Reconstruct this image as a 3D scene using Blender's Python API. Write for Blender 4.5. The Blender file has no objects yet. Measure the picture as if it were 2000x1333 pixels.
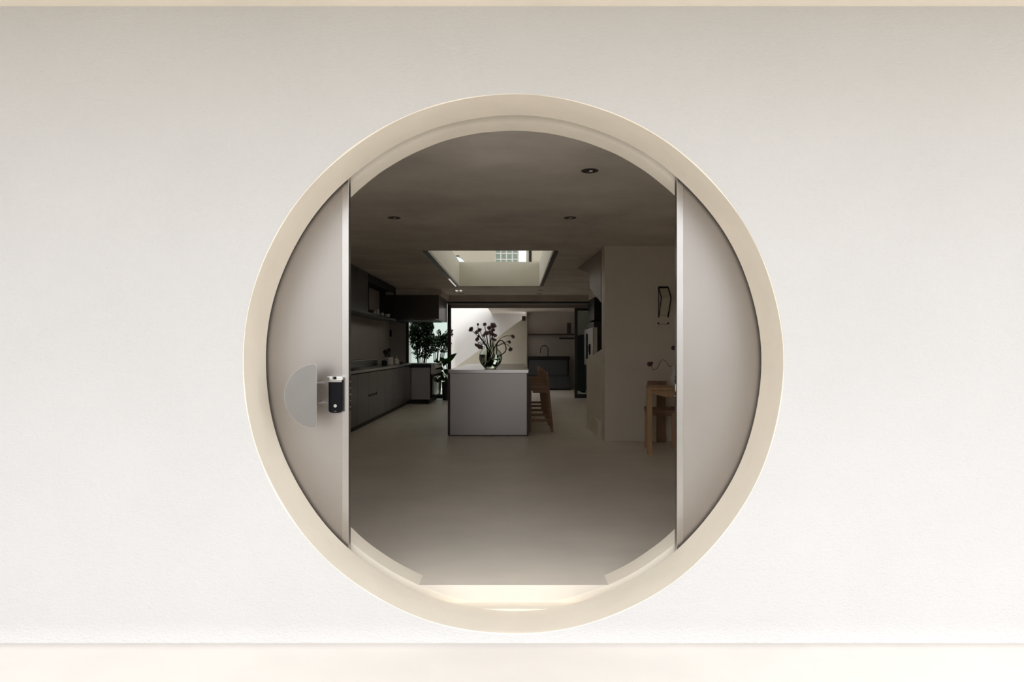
import bpy, bmesh, math, random
from mathutils import Vector, Matrix
random.seed(7)
PI = math.pi
C = bpy.context.scene.collection
sc = bpy.context.scene

# ---------------------------------------------------------------- camera, world, sun, exposure
F = 1333.0; HX, HY, EYE = 1006.0, 685.0, 1.2
cam_d = bpy.data.cameras.new('camera'); cam = bpy.data.objects.new('camera', cam_d); C.objects.link(cam)
cam.location = (0, 0, EYE); cam.rotation_euler = (PI/2, 0, 0)
cam_d.sensor_width = 36; cam_d.lens = F*36/2000; cam_d.shift_x = -.003; cam_d.shift_y = .00925
cam_d.clip_start = .05; cam_d.clip_end = 200
sc.camera = cam
world = bpy.data.worlds.new('world'); sc.world = world; world.use_nodes = True
bg = world.node_tree.nodes['Background']
bg.inputs[0].default_value = (.95, .97, 1.0, 1); bg.inputs[1].default_value = 1.9
sun_d = bpy.data.lights.new('sun', 'SUN'); sun = bpy.data.objects.new('sun', sun_d); C.objects.link(sun)
sun_d.energy = 3.0; sun_d.angle = math.radians(2.0); sun_d.color = (1, .975, .95)
SUN_EL = math.radians(61)
sun.rotation_euler = (PI/2 - SUN_EL, 0, 0)      # shines along +Y and down
sun.location = (0, -6, 8)
# bright haze round the sun
haze_d = bpy.data.lights.new('haze', 'SUN'); haze = bpy.data.objects.new('haze', haze_d); C.objects.link(haze)
haze_d.energy = .8; haze_d.angle = math.radians(38); haze_d.color = (1, .97, .93)
haze.rotation_euler = (PI/2 - SUN_EL, 0, math.radians(-28)); haze.location = (-1, -6, 8)
sc.view_settings.view_transform = 'Standard'; sc.view_settings.look = 'None'
sc.view_settings.exposure = .36; sc.view_settings.gamma = 1; sc.view_settings.use_curve_mapping = False
sc.cycles.max_bounces = 14; sc.cycles.diffuse_bounces = 8; sc.cycles.glossy_bounces = 5
sc.cycles.transmission_bounces = 12; sc.cycles.transparent_max_bounces = 16
sc.cycles.caustics_reflective = True; sc.cycles.caustics_refractive = False
sc.cycles.use_denoising = True
sc.cycles.sample_clamp_indirect = 6
# portals: they only steer the sky's light through the real openings
def portal(name, loc, rot, sx, sy):
    d = bpy.data.lights.new(name, 'AREA'); d.shape = 'RECTANGLE'; d.size = sx; d.size_y = sy
    d.cycles.is_portal = True
    o = bpy.data.objects.new(name, d); C.objects.link(o); o.location = loc; o.rotation_euler = rot

def W(px, py, Y):
    return Vector(((px-HX)*Y/F, Y, EYE+(HY-py)*Y/F))
def Xp(px, Y): return (px-HX)*Y/F
def Zp(py, Y): return EYE+(HY-py)*Y/F

# ---------------------------------------------------------------- materials
MATS = {}
def mat(name, col, rough=.5, metal=0, bump=0, bscale=60, var=0, vscale=2.0, stretch=(1,1,1), spec=.5, trans=0, coat=0, bstretch=None, aniso=0, rvar=0, ior=1.45, dist=.002):
    m = bpy.data.materials.new(name); m.use_nodes = True
    nt = m.node_tree; b = nt.nodes['Principled BSDF']
    b.inputs['Base Color'].default_value = (*col, 1); b.inputs['Roughness'].default_value = rough
    b.inputs['Metallic'].default_value = metal; b.inputs['Specular IOR Level'].default_value = spec
    b.inputs['Transmission Weight'].default_value = trans; b.inputs['Coat Weight'].default_value = coat
    b.inputs['IOR'].default_value = ior
    tc = nt.nodes.new('ShaderNodeTexCoord')
    def mp(st):
        mm = nt.nodes.new('ShaderNodeMapping'); mm.inputs['Scale'].default_value = st
        nt.links.new(tc.outputs['Object'], mm.inputs[0]); return mm
    if var or rvar:
        n = nt.nodes.new('ShaderNodeTexNoise'); n.inputs['Scale'].default_value = vscale; n.inputs['Detail'].default_value = 7
        n.inputs['Roughness'].default_value = .62
        nt.links.new(mp(stretch).outputs[0], n.inputs[0])
        if var:
            r = nt.nodes.new('ShaderNodeMapRange'); r.inputs[1].default_value = .3; r.inputs[2].default_value = .7
            r.inputs[3].default_value = 1-var; r.inputs[4].default_value = 1+var*.6
            nt.links.new(n.outputs[0], r.inputs[0])
            mx = nt.nodes.new('ShaderNodeVectorMath'); mx.operation = 'SCALE'; mx.inputs[0].default_value = col
            nt.links.new(r.outputs[0], mx.inputs['Scale']); nt.links.new(mx.outputs[0], b.inputs['Base Color'])
        if rvar:
            r = nt.nodes.new('ShaderNodeMapRange'); r.inputs[1].default_value = .3; r.inputs[2].default_value = .7
            r.inputs[3].default_value = rough-rvar; r.inputs[4].default_value = rough+rvar
            nt.links.new(n.outputs[0], r.inputs[0]); nt.links.new(r.outputs[0], b.inputs['Roughness'])
    if bump:
        n = nt.nodes.new('ShaderNodeTexNoise'); n.inputs['Scale'].default_value = bscale; n.inputs['Detail'].default_value = 4
        nt.links.new(mp(bstretch or (1,1,1)).outputs[0], n.inputs[0])
        bp = nt.nodes.new('ShaderNodeBump'); bp.inputs['Strength'].default_value = bump; bp.inputs['Distance'].default_value = dist
        nt.links.new(n.outputs[0], bp.inputs['Height']); nt.links.new(bp.outputs[0], b.inputs['Normal'])
    MATS[name] = m; return m
stucco   = mat('stucco', (.60,.59,.583), .9, bump=.8, bscale=75, var=.025, vscale=1.5, spec=.2, dist=.004, bstretch=(1,1,1.6))
reveal_m = mat('reveal_plaster', (.87,.80,.69), .75, bump=.15, bscale=40, var=.05, vscale=3.5, spec=.25)
porch_fm = mat('porch_cement', (.43,.41,.39), .7, bump=.2, bscale=30, var=.06, vscale=1.6, spec=.3)
ceil_m   = mat('ceiling_microcement', (.74,.685,.62), .75, bump=.08, bscale=14, var=.2, vscale=1.1, stretch=(1,1.2,1), spec=.25)
floor_m  = mat('floor_microcement', (.80,.745,.665), .42, bump=.05, bscale=12, var=.10, vscale=1.1, stretch=(1,1.2,1), spec=.4, rvar=.07)
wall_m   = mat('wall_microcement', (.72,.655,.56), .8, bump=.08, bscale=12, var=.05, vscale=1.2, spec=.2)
shaft_m  = mat('cream_plaster', (.66,.63,.54), .85, var=.04, vscale=2, spec=.2)
white_m  = mat('white_plaster', (.64,.636,.63), .9, var=.02, vscale=2, spec=.2)
grey_w   = mat('grey_wall', (.60,.56,.53), .85, var=.04, vscale=1, spec=.2)
steel    = mat('brushed_steel_door', (.375,.345,.318), .40, metal=1, bump=.10, bscale=30, bstretch=(14,1,.35), var=.05, vscale=1.3, rvar=.05, dist=.0004)
steel_e  = mat('steel_edge', (.46,.435,.41), .30, metal=1, var=.05, vscale=8)
steel_i  = mat('island_steel', (.335,.305,.295), .36, metal=1, bump=.12, bscale=30, bstretch=(18,18,.3), var=.04, vscale=1.5, dist=.0005)
steel_t  = mat('island_top_steel', (.40,.375,.365), .24, metal=1, var=.04, vscale=3)
steel_d  = mat('dark_steel', (.105,.105,.11), .30, metal=1, bump=.08, bscale=30, bstretch=(14,14,.4), var=.1, vscale=1.2, dist=.0005)
steel_c  = mat('counter_steel', (.45,.44,.43), .28, metal=1, var=.05, vscale=4)
chrome   = mat('chrome', (.85,.84,.82), .15, metal=1)
black_g  = mat('black_gloss', (.008,.008,.010), .12, spec=.12)
black_m  = mat('black_matt', (.018,.016,.015), .5, metal=.3)
frame_m  = mat('bronze_frame', (.06,.048,.045), .45, metal=.6)
alu_m    = mat('aluminium_rail', (.42,.39,.37), .4, metal=.8)
hood_m   = mat('hood_steel', (.10,.08,.075), .32, metal=1, bump=.1, bscale=30, bstretch=(14,14,.4), dist=.0005)
wood_m   = mat('oak_wood', (.27,.15,.075), .5, bump=.1, bscale=30, bstretch=(8,8,.6), var=.22, vscale=6, stretch=(6,6,.7))
wood_l   = mat('light_wood', (.46,.275,.135), .5, bump=.1, bscale=30, bstretch=(8,8,.6), var=.2, vscale=6, stretch=(6,6,.7))
leaf_m   = mat('leaf_green', (.045,.085,.03), .4, var=.35, vscale=14, spec=.4)
leaf_b   = mat('broad_leaf_green', (.07,.13,.035), .38, var=.3, vscale=9, spec=.4)
bark_m   = mat('bark', (.09,.065,.045), .85, bump=.3, bscale=60)
stem_m   = mat('stem_green', (.065,.075,.03), .6, var=.2, vscale=20)
petal_m  = mat('mauve_petal', (.27,.175,.175), .75, var=.3, vscale=40)
petal_c  = mat('dark_flower_centre', (.06,.03,.035), .8)
petal_r  = mat('plum_petal', (.12,.035,.05), .75, var=.3, vscale=40)
ceram    = mat('white_ceramic', (.70,.67,.62), .4, var=.03, vscale=9)
ceram_g  = mat('beige_ceramic', (.55,.50,.42), .45, var=.06, vscale=9)
pot_m    = mat('dark_pot', (.07,.062,.058), .7, bump=.2, bscale=30)
soil_m   = mat('soil', (.04,.03,.02), .95, bump=.6, bscale=60)
glass_v  = mat('green_vase_glass', (.90,.95,.90), .0, trans=1, ior=1.25)
water_m  = mat('vase_water', (.90,.95,.88), .0, trans=1, ior=1.12)
glass_w  = mat('window_glass', (.72,.88,.85), .0, trans=1, ior=1.0)
glass_b  = mat('glass_block_glass', (.17,.215,.185), .12, trans=1, ior=1.08, bump=.3, bscale=25, dist=.01)
glass_f  = mat('frosted_window_glass', (.72,.82,.86), .55, trans=1, ior=1.1)
lens_m   = mat('lamp_lens', (.75,.74,.72), .2, spec=.7)
sconce_m = mat('sconce_paper', (.62,.60,.48), .8, var=.05, vscale=6)
glow_m = mat('weak_glow', (.8,.8,.78), .4)  # weak emission added for bright glints and the streak in the left track
glow_m.node_tree.nodes['Principled BSDF'].inputs['Emission Color'].default_value = (1,.97,.93,1)
glow_m.node_tree.nodes['Principled BSDF'].inputs['Emission Strength'].default_value = .45
def _translucent():
    m = bpy.data.materials.new('white_mortar'); m.use_nodes = True; nt = m.node_tree
    b = nt.nodes['Principled BSDF']; out = nt.nodes['Material Output']
    b.inputs['Base Color'].default_value = (.85,.85,.83,1)
    b.inputs['Base Color'].default_value = (.93,.93,.91,1); t = nt.nodes.new('ShaderNodeBsdfTranslucent'); t.inputs[0].default_value = (.9,.9,.88,1)
    mx = nt.nodes.new('ShaderNodeMixShader'); mx.inputs[0].default_value = 0
    nt.links.new(b.outputs[0], mx.inputs[1]); nt.links.new(t.outputs[0], mx.inputs[2]); nt.links.new(mx.outputs[0], out.inputs[0])
    return m
mortar_m = _translucent()

# ---------------------------------------------------------------- mesh helpers
class MB:
    def __init__(s): s.bm = bmesh.new()
    def box(s, x0, x1, y0, y1, z0, z1, bev=0, seg=2):
        v = [s.bm.verts.new(p) for p in ((x0,y0,z0),(x1,y0,z0),(x1,y1,z0),(x0,y1,z0),(x0,y0,z1),(x1,y0,z1),(x1,y1,z1),(x0,y1,z1))]
        fs = [s.bm.faces.new([v[i] for i in f]) for f in ((0,3,2,1),(4,5,6,7),(0,1,5,4),(1,2,6,5),(2,3,7,6),(3,0,4,7))]
        if bev:
            es = set(e for f in fs for e in f.edges)
            bmesh.ops.bevel(s.bm, geom=list(es), offset=bev, segments=seg, affect='EDGES', profile=.5)
        return s
    def bar(s, a, b, w, d, up=(0,0,1)):
        """rectangular bar from a to b, cross-section w (side) x d"""
        a, b = Vector(a), Vector(b); t = (b-a).normalized(); up = Vector(up)
        if abs(t.dot(up)) > .98: up = Vector((0,1,0))
        sd = t.cross(up).normalized(); u = sd.cross(t).normalized()
        r = []
        for p in (a, b):
            r.append([s.bm.verts.new(p+sd*sx*w/2+u*sy*d/2) for sx, sy in ((-1,-1),(1,-1),(1,1),(-1,1))])
        for i in range(4): s.bm.faces.new([r[0][i], r[0][(i+1)%4], r[1][(i+1)%4], r[1][i]])
        s.bm.faces.new(r[0][::-1]); s.bm.faces.new(r[1]); return s
    def tube(s, pts, r, seg=8, r1=None):
        pts = [Vector(p) for p in pts]; rings = []; n = len(pts)
        ref = Vector((0,0,1))
        for i, p in enumerate(pts):
            t = (pts[min(i+1,n-1)]-pts[max(i-1,0)]).normalized()
            if abs(t.dot(ref)) > .95: rf = Vector((0,1,0))
            else: rf = ref
            a = t.cross(rf).normalized(); b = a.cross(t)
            rr = r if r1 is None else r+(r1-r)*i/max(1,n-1)
            rings.append([s.bm.verts.new(p+(a*math.cos(2*PI*k/seg)+b*math.sin(2*PI*k/seg))*rr) for k in range(seg)])
        for i in range(n-1):
            for k in range(seg):
                f = s.bm.faces.new([rings[i][k], rings[i][(k+1)%seg], rings[i+1][(k+1)%seg], rings[i+1][k]]); f.smooth = True
        s.bm.faces.new(rings[0][::-1]); s.bm.faces.new(rings[-1]); return s
    def lathe(s, prof, c=(0,0,0), seg=32, axis='Z', smooth=True):
        rings = []
        for r, h in prof:
            if axis == 'Z': rings.append([s.bm.verts.new((c[0]+r*math.cos(2*PI*k/seg), c[1]+r*math.sin(2*PI*k/seg), c[2]+h)) for k in range(seg)])
            else: rings.append([s.bm.verts.new((c[0]+r*math.cos(2*PI*k/seg), c[1]+h, c[2]+r*math.sin(2*PI*k/seg))) for k in range(seg)])
        for i in range(len(rings)-1):
            for k in range(seg):
                f = s.bm.faces.new([rings[i][k], rings[i][(k+1)%seg], rings[i+1][(k+1)%seg], rings[i+1][k]]); f.smooth = smooth
        s.bm.faces.new(rings[0][::-1]); s.bm.faces.new(rings[-1]); return s
    def prism(s, poly, a0, a1, axis='Y', bev=0):
        """poly in the plane normal to axis; Y: (x,z); X: (y,z); Z: (x,y)"""
        def P(u, v, a):
            return (u,a,v) if axis == 'Y' else ((a,u,v) if axis == 'X' else (u,v,a))
        A = [s.bm.verts.new(P(u,v,a0)) for u, v in poly]; B = [s.bm.verts.new(P(u,v,a1)) for u, v in poly]
        n = len(poly); fs = [s.bm.faces.new(A[::-1]), s.bm.faces.new(B)]
        for i in range(n): fs.append(s.bm.faces.new([A[i], A[(i+1)%n], B[(i+1)%n], B[i]]))
        if bev:
            es = set(e for e in (list(fs[0].edges)+list(fs[1].edges)))
            bmesh.ops.bevel(s.bm, geom=list(es), offset=bev, segments=2, affect='EDGES')
        return s
    def holed(s, x0, x1, z0, z1, cx, cz, r, y0, y1, seg=192, wob=0):
        """a wall plate with a round hole through it"""
        angs = sorted(set([2*PI*k/seg for k in range(seg)]+[math.atan2(z-cz, x-cx) % (2*PI) for x in (x0,x1) for z in (z0,z1)]))
        def rect(a):
            c, sn = math.cos(a), math.sin(a); t = 1e9
            if c > 1e-9: t = min(t, (x1-cx)/c)
            if c < -1e-9: t = min(t, (x0-cx)/c)
            if sn > 1e-9: t = min(t, (z1-cz)/sn)
            if sn < -1e-9: t = min(t, (z0-cz)/sn)
            return cx+c*t, cz+sn*t
        L = []
        for a in angs:
            rr = r + wob*(math.sin(7*a+1)+.7*math.sin(17*a+2)+.5*math.sin(41*a))
            ci = (cx+rr*math.cos(a), cz+rr*math.sin(a)); re = rect(a)
            L.append([s.bm.verts.new((ci[0],y0,ci[1])), s.bm.verts.new((re[0],y0,re[1])), s.bm.verts.new((re[0],y1,re[1])), s.bm.verts.new((ci[0],y1,ci[1]))])
        n = len(L)
        for i in range(n):
            j = (i+1)%n
            for k in range(4):
                f = s.bm.faces.new([L[i][k], L[i][(k+1)%4], L[j][(k+1)%4], L[j][k]])
                if k == 3: f.smooth = True
        return s
    def done(s, name, m, parent=None, loc=None):
        bmesh.ops.recalc_face_normals(s.bm, faces=s.bm.faces[:])
        for e in s.bm.edges:
            if len(e.link_faces) == 2 and e.calc_face_angle(0) > .6: e.smooth = False
        me = bpy.data.meshes.new(name); 
        if loc is not None: bmesh.ops.translate(s.bm, verts=s.bm.verts[:], vec=-Vector(loc))
        s.bm.to_mesh(me); s.bm.free(); me.materials.append(m)
        o = bpy.data.objects.new(name, me); C.objects.link(o)
        if loc is not None: o.location = loc
        if parent: o.parent = parent
        return o
def struct(name, mb, m, label=None, parent=None):
    o = mb.done(name, m, parent)
    if parent is None: o['kind'] = 'structure'
    if label: o['label'] = label
    return o
def thing(name, label, cat, loc=(0,0,0), rz=0, group=None, kind=None):
    o = bpy.data.objects.new(name, None); C.objects.link(o); o.location = loc; o.rotation_euler = (0,0,rz)
    o.empty_display_size = .1
    tag(o, label, cat, group)
    if kind: o['kind'] = kind
    return o
def tag(o, label, cat, group=None):
    o['label'] = label; o['category'] = cat
    if group: o['group'] = group
    return o
def part(name, mb, m, parent, label=None):
    """mesh built in the thing's local frame"""
    o = mb.done(name, m, parent)
    if label: o['label'] = label
    return o
def copy_tree(o, parent=None):
    c = o.copy(); C.objects.link(c)
    if parent: c.parent = parent
    for ch in [x for x in list(C.objects) if x.parent == o]: copy_tree(ch, c)
    return c
def spline(pts, n=6):
    pts = [Vector(p) for p in pts]; out = []
    for i in range(len(pts)-1):
        p0 = pts[max(i-1,0)]; p1 = pts[i]; p2 = pts[i+1]; p3 = pts[min(i+2,len(pts)-1)]
        for k in range(n):
            t = k/n
            out.append(.5*((2*p1)+(-p0+p2)*t+(2*p0-5*p1+4*p2-p3)*t*t+(-p0+3*p1-3*p2+p3)*t**3))
    out.append(pts[-1]); return out

# ---------------------------------------------------------------- porch and the round gateway
Y0, Y1, Y2, Y3 = 3.126, 3.405, 3.49, 3.64          # outer face, back of outer wall, inner wall front and back
CX, CZ, R = -.008, 1.137, 1.24
GZ = -.141; CEIL = 2.583
struct('floor_porch', MB().box(-9, 9, .3, Y0+.02, GZ-.3, GZ), porch_fm)
struct('ground', MB().box(-30, 30, -30, .3, GZ-.4, GZ-.02), mat('gravel', (.24,.225,.19), .95, bump=.6, bscale=40, var=.2, vscale=8))
struct('ceiling_porch', MB().box(-4.6, 4.6, 1.5, Y0+.02, 2.778, 3.0), reveal_m)
struct('wall_front', MB().holed(-4.6, 4.6, GZ-.2, 3.3, CX, CZ, R+.001, Y0, Y1, wob=.0005), stucco)
# lining of the opening
def ring(r0, r1, y0, y1, seg=192):
    mb = MB(); L = []
    for k in range(seg):
        a = 2*PI*k/seg; c, s_ = math.cos(a), math.sin(a)
        ww = .0012*(math.sin(5*a)+math.sin(13*a+1))
        L.append([mb.bm.verts.new((CX+c*(r0+ww),y0,CZ+s_*(r0+ww))), mb.bm.verts.new((CX+c*r1,y0,CZ+s_*r1)), mb.bm.verts.new((CX+c*r1,y1,CZ+s_*r1)), mb.bm.verts.new((CX+c*(r0+ww),y1,CZ+s_*(r0+ww)))])
    for i in range(seg):
        j = (i+1)%seg
        for k in range(4):
            f = mb.bm.faces.new([L[i][k], L[i][(k+1)%4], L[j][(k+1)%4], L[j][k]])
            if k == 3: f.smooth = True
    return mb
struct('trim_1', ring(R-.0035, R+.012, Y0+.0015, Y1+.001), reveal_m, 'smooth beige plaster lining of the round opening')
struct('wall_inner', MB().holed(-4.6, 4.6, -.4, 3.3, CX, CZ, R-.004, Y2-.002, Y3, wob=.0008), reveal_m)
struct('trim_2', MB().box(-.62, .60, Y1-.004, Y2+.01, -.3, -.088), reveal_m, 'flat sill in the door track')
struct('wall_pocket_end', MB().box(-4.62, -4.5, Y1-.02, Y2+.02, -.3, 3.3).box(4.5, 4.62, Y1-.02, Y2+.02, -.3, 3.3).box(-4.6, 4.6, Y1-.02, Y2+.02, 3.1, 3.3), reveal_m)
struct('wall_added_left', MB().box(-5.0, -4.6, .9, Y0, GZ, 3.0), stucco)  # unseen side wall, added to darken the left half of the front
struct('wall_garden', MB().box(-9, 9, -9.2, -9, GZ, 1.9), stucco)

# sliding doors: rectangular steel leaves that vanish into the wall pocket
def door(name, label, xe, sgn):
    d = thing(name, label, 'sliding door', (xe, 3.4475, -.07), kind='structure')
    del d['category']
    part('door_panel', MB().box(min(0, sgn*.98), max(0, sgn*.98), -.0205, .0205, 0, 2.42), steel, d)
    a, b = sorted((-sgn*.001, sgn*.033))
    part('stile', MB().box(a, b, -.0235, .0225, 0, 2.42, .0015), steel_e, d, 'paler folded steel edge strip')
    return d
dl = door('door_1', 'brushed steel sliding door leaf in the left of the round opening with half-moon pull', -.836, -1)
dr = door('door_2', 'plain brushed steel sliding door leaf in the right of the round opening', .8125, 1)
# half-moon pull
def loc_(d, p): return Vector(p)-d.location
ph = W(618.5, 774, 3.27); lp = loc_(dl, ph); r_ = 62.5*3.27/F
poly = [(0, -r_+.008), (0, r_-.008), (-.008, r_)]
for k in range(1, 36):
    a = PI/2+PI*k/36; poly.append((r_*math.cos(a), r_*math.sin(a)))
poly.append((-.008, -r_))
pull = part('door_handle', MB().prism([(lp.x+u, lp.z+v) for u, v in poly], lp.y-.005, lp.y+.005, 'Y', .0022), mat('pull_steel', (.255,.242,.228), .38, metal=1, var=.05, vscale=6), dl, 'half-moon steel pull plate')
part('rim', MB().prism([(lp.x+(u+.05)*1.02-.05, lp.z+v*1.012) for u, v in poly], lp.y-.0035, lp.y+.006, 'Y', .001), steel_e, pull, 'paler rim of the pull plate')
for py in (751.5, 792.5):
    q = loc_(dl, W(616, py, 3.27))
    part('standoff', MB().tube([(q.x-.012, lp.y+.004, q.z), (q.x-.012, -.0205, q.z)], .0085, 14), steel_e, pull)
    part('screw', MB().lathe([(.004,-.002),(.006,0),(.006,.004)], (q.x-.012, -.026, q.z), 12, 'Y'), chrome, pull)
# digital lock
LY = 3.405
a = loc_(dl, W(642.5, 807, LY)); b = loc_(dl, W(669, 742, LY)); cxl = (a.x+b.x)/2; hw = (b.x-a.x)/2
body = [(cxl-hw, b.z), (cxl-hw, a.z+.012), (cxl-hw+.006, a.z+.004), (cxl-hw*.4, a.z), (cxl+hw*.4, a.z), (cxl+hw-.006, a.z+.004), (cxl+hw, a.z+.012), (cxl+hw, b.z)]
lk = part('digital_lock', MB().prism(body, -.052, -.024, 'Y', .003), black_g, dl, 'black glass digital lock with chrome head')
part('lock_housing', MB().box(cxl-hw+.003, cxl+hw+.006, -.0305, -.0205, a.z+.006, b.z+.01, .002), steel_d, lk)
hz = b.z+.007
part('lock_head', MB().box(cxl-hw-.005, cxl+hw+.003, -.062, -.023, hz-.010, hz+.010, .004, 3), chrome, lk, 'chrome hinged head')
part('head_sensor', MB().box(cxl-.008, cxl+.009, -.0635, -.0605, hz-.006, hz+.008, .001), black_g, lk)
part('head_sensor', MB().box(cxl-.014, cxl-.011, -.0632, -.0605, hz-.006, hz+.008), black_m, lk)
part('head_band', MB().box(cxl-hw+.002, cxl+hw-.002, -.0545, -.05, hz-.0185, hz-.0105), alu_m, lk)
ez = loc_(dl, W(654, 793, LY)).z
part('emblem', MB().lathe([(.0078,0),(.0085,.001),(.0085,.003)], (cxl, -.0535, ez), 28, 'Y'), chrome, lk, 'round silver emblem')
def text(body, size, loc, m, parent, name='lettering'):
    cu = bpy.data.curves.new(name, 'FONT'); cu.body = body; cu.size = size; cu.align_x = 'CENTER'; cu.align_y = 'CENTER'; cu.extrude = .0002
    o = bpy.data.objects.new(name, cu); C.objects.link(o)
    bpy.context.view_layer.update()
    me = bpy.data.meshes.new_from_object(o); bpy.data.objects.remove(o); bpy.data.curves.remove(cu)
    me.materials.clear(); me.materials.append(m)
    o = bpy.data.objects.new(name, me); C.objects.link(o); o.parent = parent; o.location = loc; o.rotation_euler = (PI/2,0,0)
    return o
text('YALE', .0058, (cxl, -.0539, ez), black_m, lk)
text('YALE', .0052, (cxl, -.0525, a.z+.0085), alu_m, lk)
# strike plates on the leading edges
for d, sg in ((dl, 1), (dr, -1)):
    sp = part('strike_plate', MB().box(*(sorted((sg*.001, sg*.0022))), -.016, .018, .965 if sg > 0 else 1.03, 1.14), frame_m, d)
    for k in range(5):
        part('rivet', MB().lathe([(.003,-.0015),(.0045,0),(.003,.0015)], (sg*.003, .0, .985+k*.032 if sg > 0 else 1.04+k*.022), 8, 'Z'), chrome, sp)
part('lock_bolt', MB().box(-.005, -.001, -.009, .009, 1.065, 1.10, .001), chrome, dr)
g = part('floor_guide', MB().box(-.034, -.010, -.029, -.021, .018, .050, .002), steel_e, dl)
part('guide_roller', MB().lathe([(.006,0),(.009,.002),(.009,.012),(.006,.014)], (-.012, -.028, .03), 12), chrome, g)

# ---------------------------------------------------------------- interior shell
XL, XR = -2.95, 3.4
YB = 17.2
struct('floor', MB().box(-4.4, 4.4, Y2, 23, -.3, 0), floor_m)
SX0, SX1, SY0, SY1 = -1.20, .528, 9.45, 14.63
struct('ceiling', MB().box(-3.6, 3.6, Y3-.02, SY0, CEIL, 3.1).box(-3.6, 3.6, SY1, 17.35, CEIL, 3.1)
       .box(-3.6, SX0, SY0, SY1, CEIL, 3.1).box(SX1, 3.6, SY0, SY1, CEIL, 3.1), ceil_m)
# lining of the light well
struct('trim_3', MB().box(SX0-.001, SX0+.006, SY0, SY1, CEIL+.012, 3.102).box(SX1-.006, SX1+.001, SY0, SY1, CEIL+.012, 3.102)
       .box(SX0, SX1, SY1-.006, SY1+.001, CEIL+.002, 3.102), shaft_m, 'cream plaster lining of the ceiling light well')
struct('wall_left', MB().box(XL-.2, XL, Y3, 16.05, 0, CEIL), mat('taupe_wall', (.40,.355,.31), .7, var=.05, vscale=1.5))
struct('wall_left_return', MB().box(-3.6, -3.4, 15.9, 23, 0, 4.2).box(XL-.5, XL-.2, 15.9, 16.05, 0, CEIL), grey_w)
struct('wall_right', MB().box(XR, XR+.2, Y3, 9.35, 0, CEIL), wall_m)
struct('wall_right_niche', MB().box(1.187, XR+.1, 9.04, 9.35, 0, CEIL), wall_m)
struct('wall_right_back', MB().box(2.6, 2.8, 9.35, 23, 0, CEIL), grey_w)
# knee wall of the stairs and the sloping wall above the opening
def slanted(poly, th=.09):
    """poly (Y,z) on the line running from (Y 9.2, x 1.187) to (Y 10.55, x 1.105)"""
    mb = MB(); fx = lambda y: 1.187-(y-9.2)*(1.187-1.105)/1.35
    A = [mb.bm.verts.new((fx(y), y, z)) for y, z in poly]; B = [mb.bm.verts.new((fx(y)+th, y, z)) for y, z in poly]
    n = len(poly); mb.bm.faces.new(A); mb.bm.faces.new(B[::-1])
    for i in range(n): mb.bm.faces.new([A[i], A[(i+1)%n], B[(i+1)%n], B[i]])
    return mb
struct('wall_stair_knee', slanted([(9.36,.24),(10.2,.24),(10.2,0),(10.55,0),(10.55,1.05),(9.36,1.212)]), wall_m)
struct('wall_stair_header', slanted([(9.36,CEIL),(9.36,1.86),(10.25,2.13),(10.27,2.36),(11.5,CEIL)], .12), MATS['taupe_wall'])
st = thing('staircase', 'plastered stair beginning beside the knee wall on the right', 'stairs', (1.25, 9.9, 0))
part('step', MB().box(-.118, .3, -.535, .295, 0, .236, .004), wall_m, st)
for k in range(1, 5): part('step', MB().box(.06+.25*k, .305+.25*k, -.5, .5, 0, .236+.18*k), wall_m, st)
# back partition header and frames
struct('trim_4', MB().box(-3.4, 2.55, 17.15, 17.35, 2.425, CEIL), ceil_m, 'beam above the back opening')
struct('trim_5', MB().box(-2.72, 2.55, 17.12, 17.3, 2.385, 2.425), frame_m, 'dark upper rail of the back opening')
struct('trim_6', MB().box(-1.66, 2.55, 17.14, 17.3, 2.352, 2.385), alu_m, 'pale metal rail under the dark rail')
struct('trim_7', MB().box(-1.66, 2.55, 17.16, 17.3, 2.27, 2.352), frame_m.copy() if False else mat('header_grey', (.34,.31,.29), .6), 'grey header of the back opening')
struct('wall_back_left', MB().box(-3.4, -2.745, 17.2, 17.35, 0, 2.425), grey_w)
w2 = thing('window_2', 'fixed glass panel with dark frame beside the hood, plants behind it', 'window', (-2.2, 17.22, 0), kind='structure'); del w2['category']
part('frame_post', MB().box(-.545, -.485, -.03, .05, 0, 2.39), frame_m, w2)
part('frame_post', MB().box(.50, .585, -.06, .05, 0, 2.39), frame_m, w2)
part('frame_rail', MB().box(-.485, .50, -.02, .05, 0, .09), frame_m, w2)
part('pane', MB().box(-.485, .50, .005, .015, .09, 2.38), glass_w, w2)
d3 = thing('door_3', 'dark framed glass door leaf standing at the right of the back opening', 'door', (1.5, 17.22, 0), kind='structure'); del d3['category']
part('frame_post', MB().box(0, .075, -.03, .02, 0, 2.27), frame_m, d3)
part('frame_post', MB().box(.60, .66, -.03, .02, 0, 2.27), frame_m, d3)
part('frame_rail', MB().box(.075, .60, -.03, .02, 0, .10), frame_m, d3)
part('frame_rail', MB().box(.075, .60, -.03, .02, 2.2, 2.27), frame_m, d3)
part('pane', MB().box(.075, .60, -.01, .0, .10, 2.2), glass_w, d3)

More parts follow.
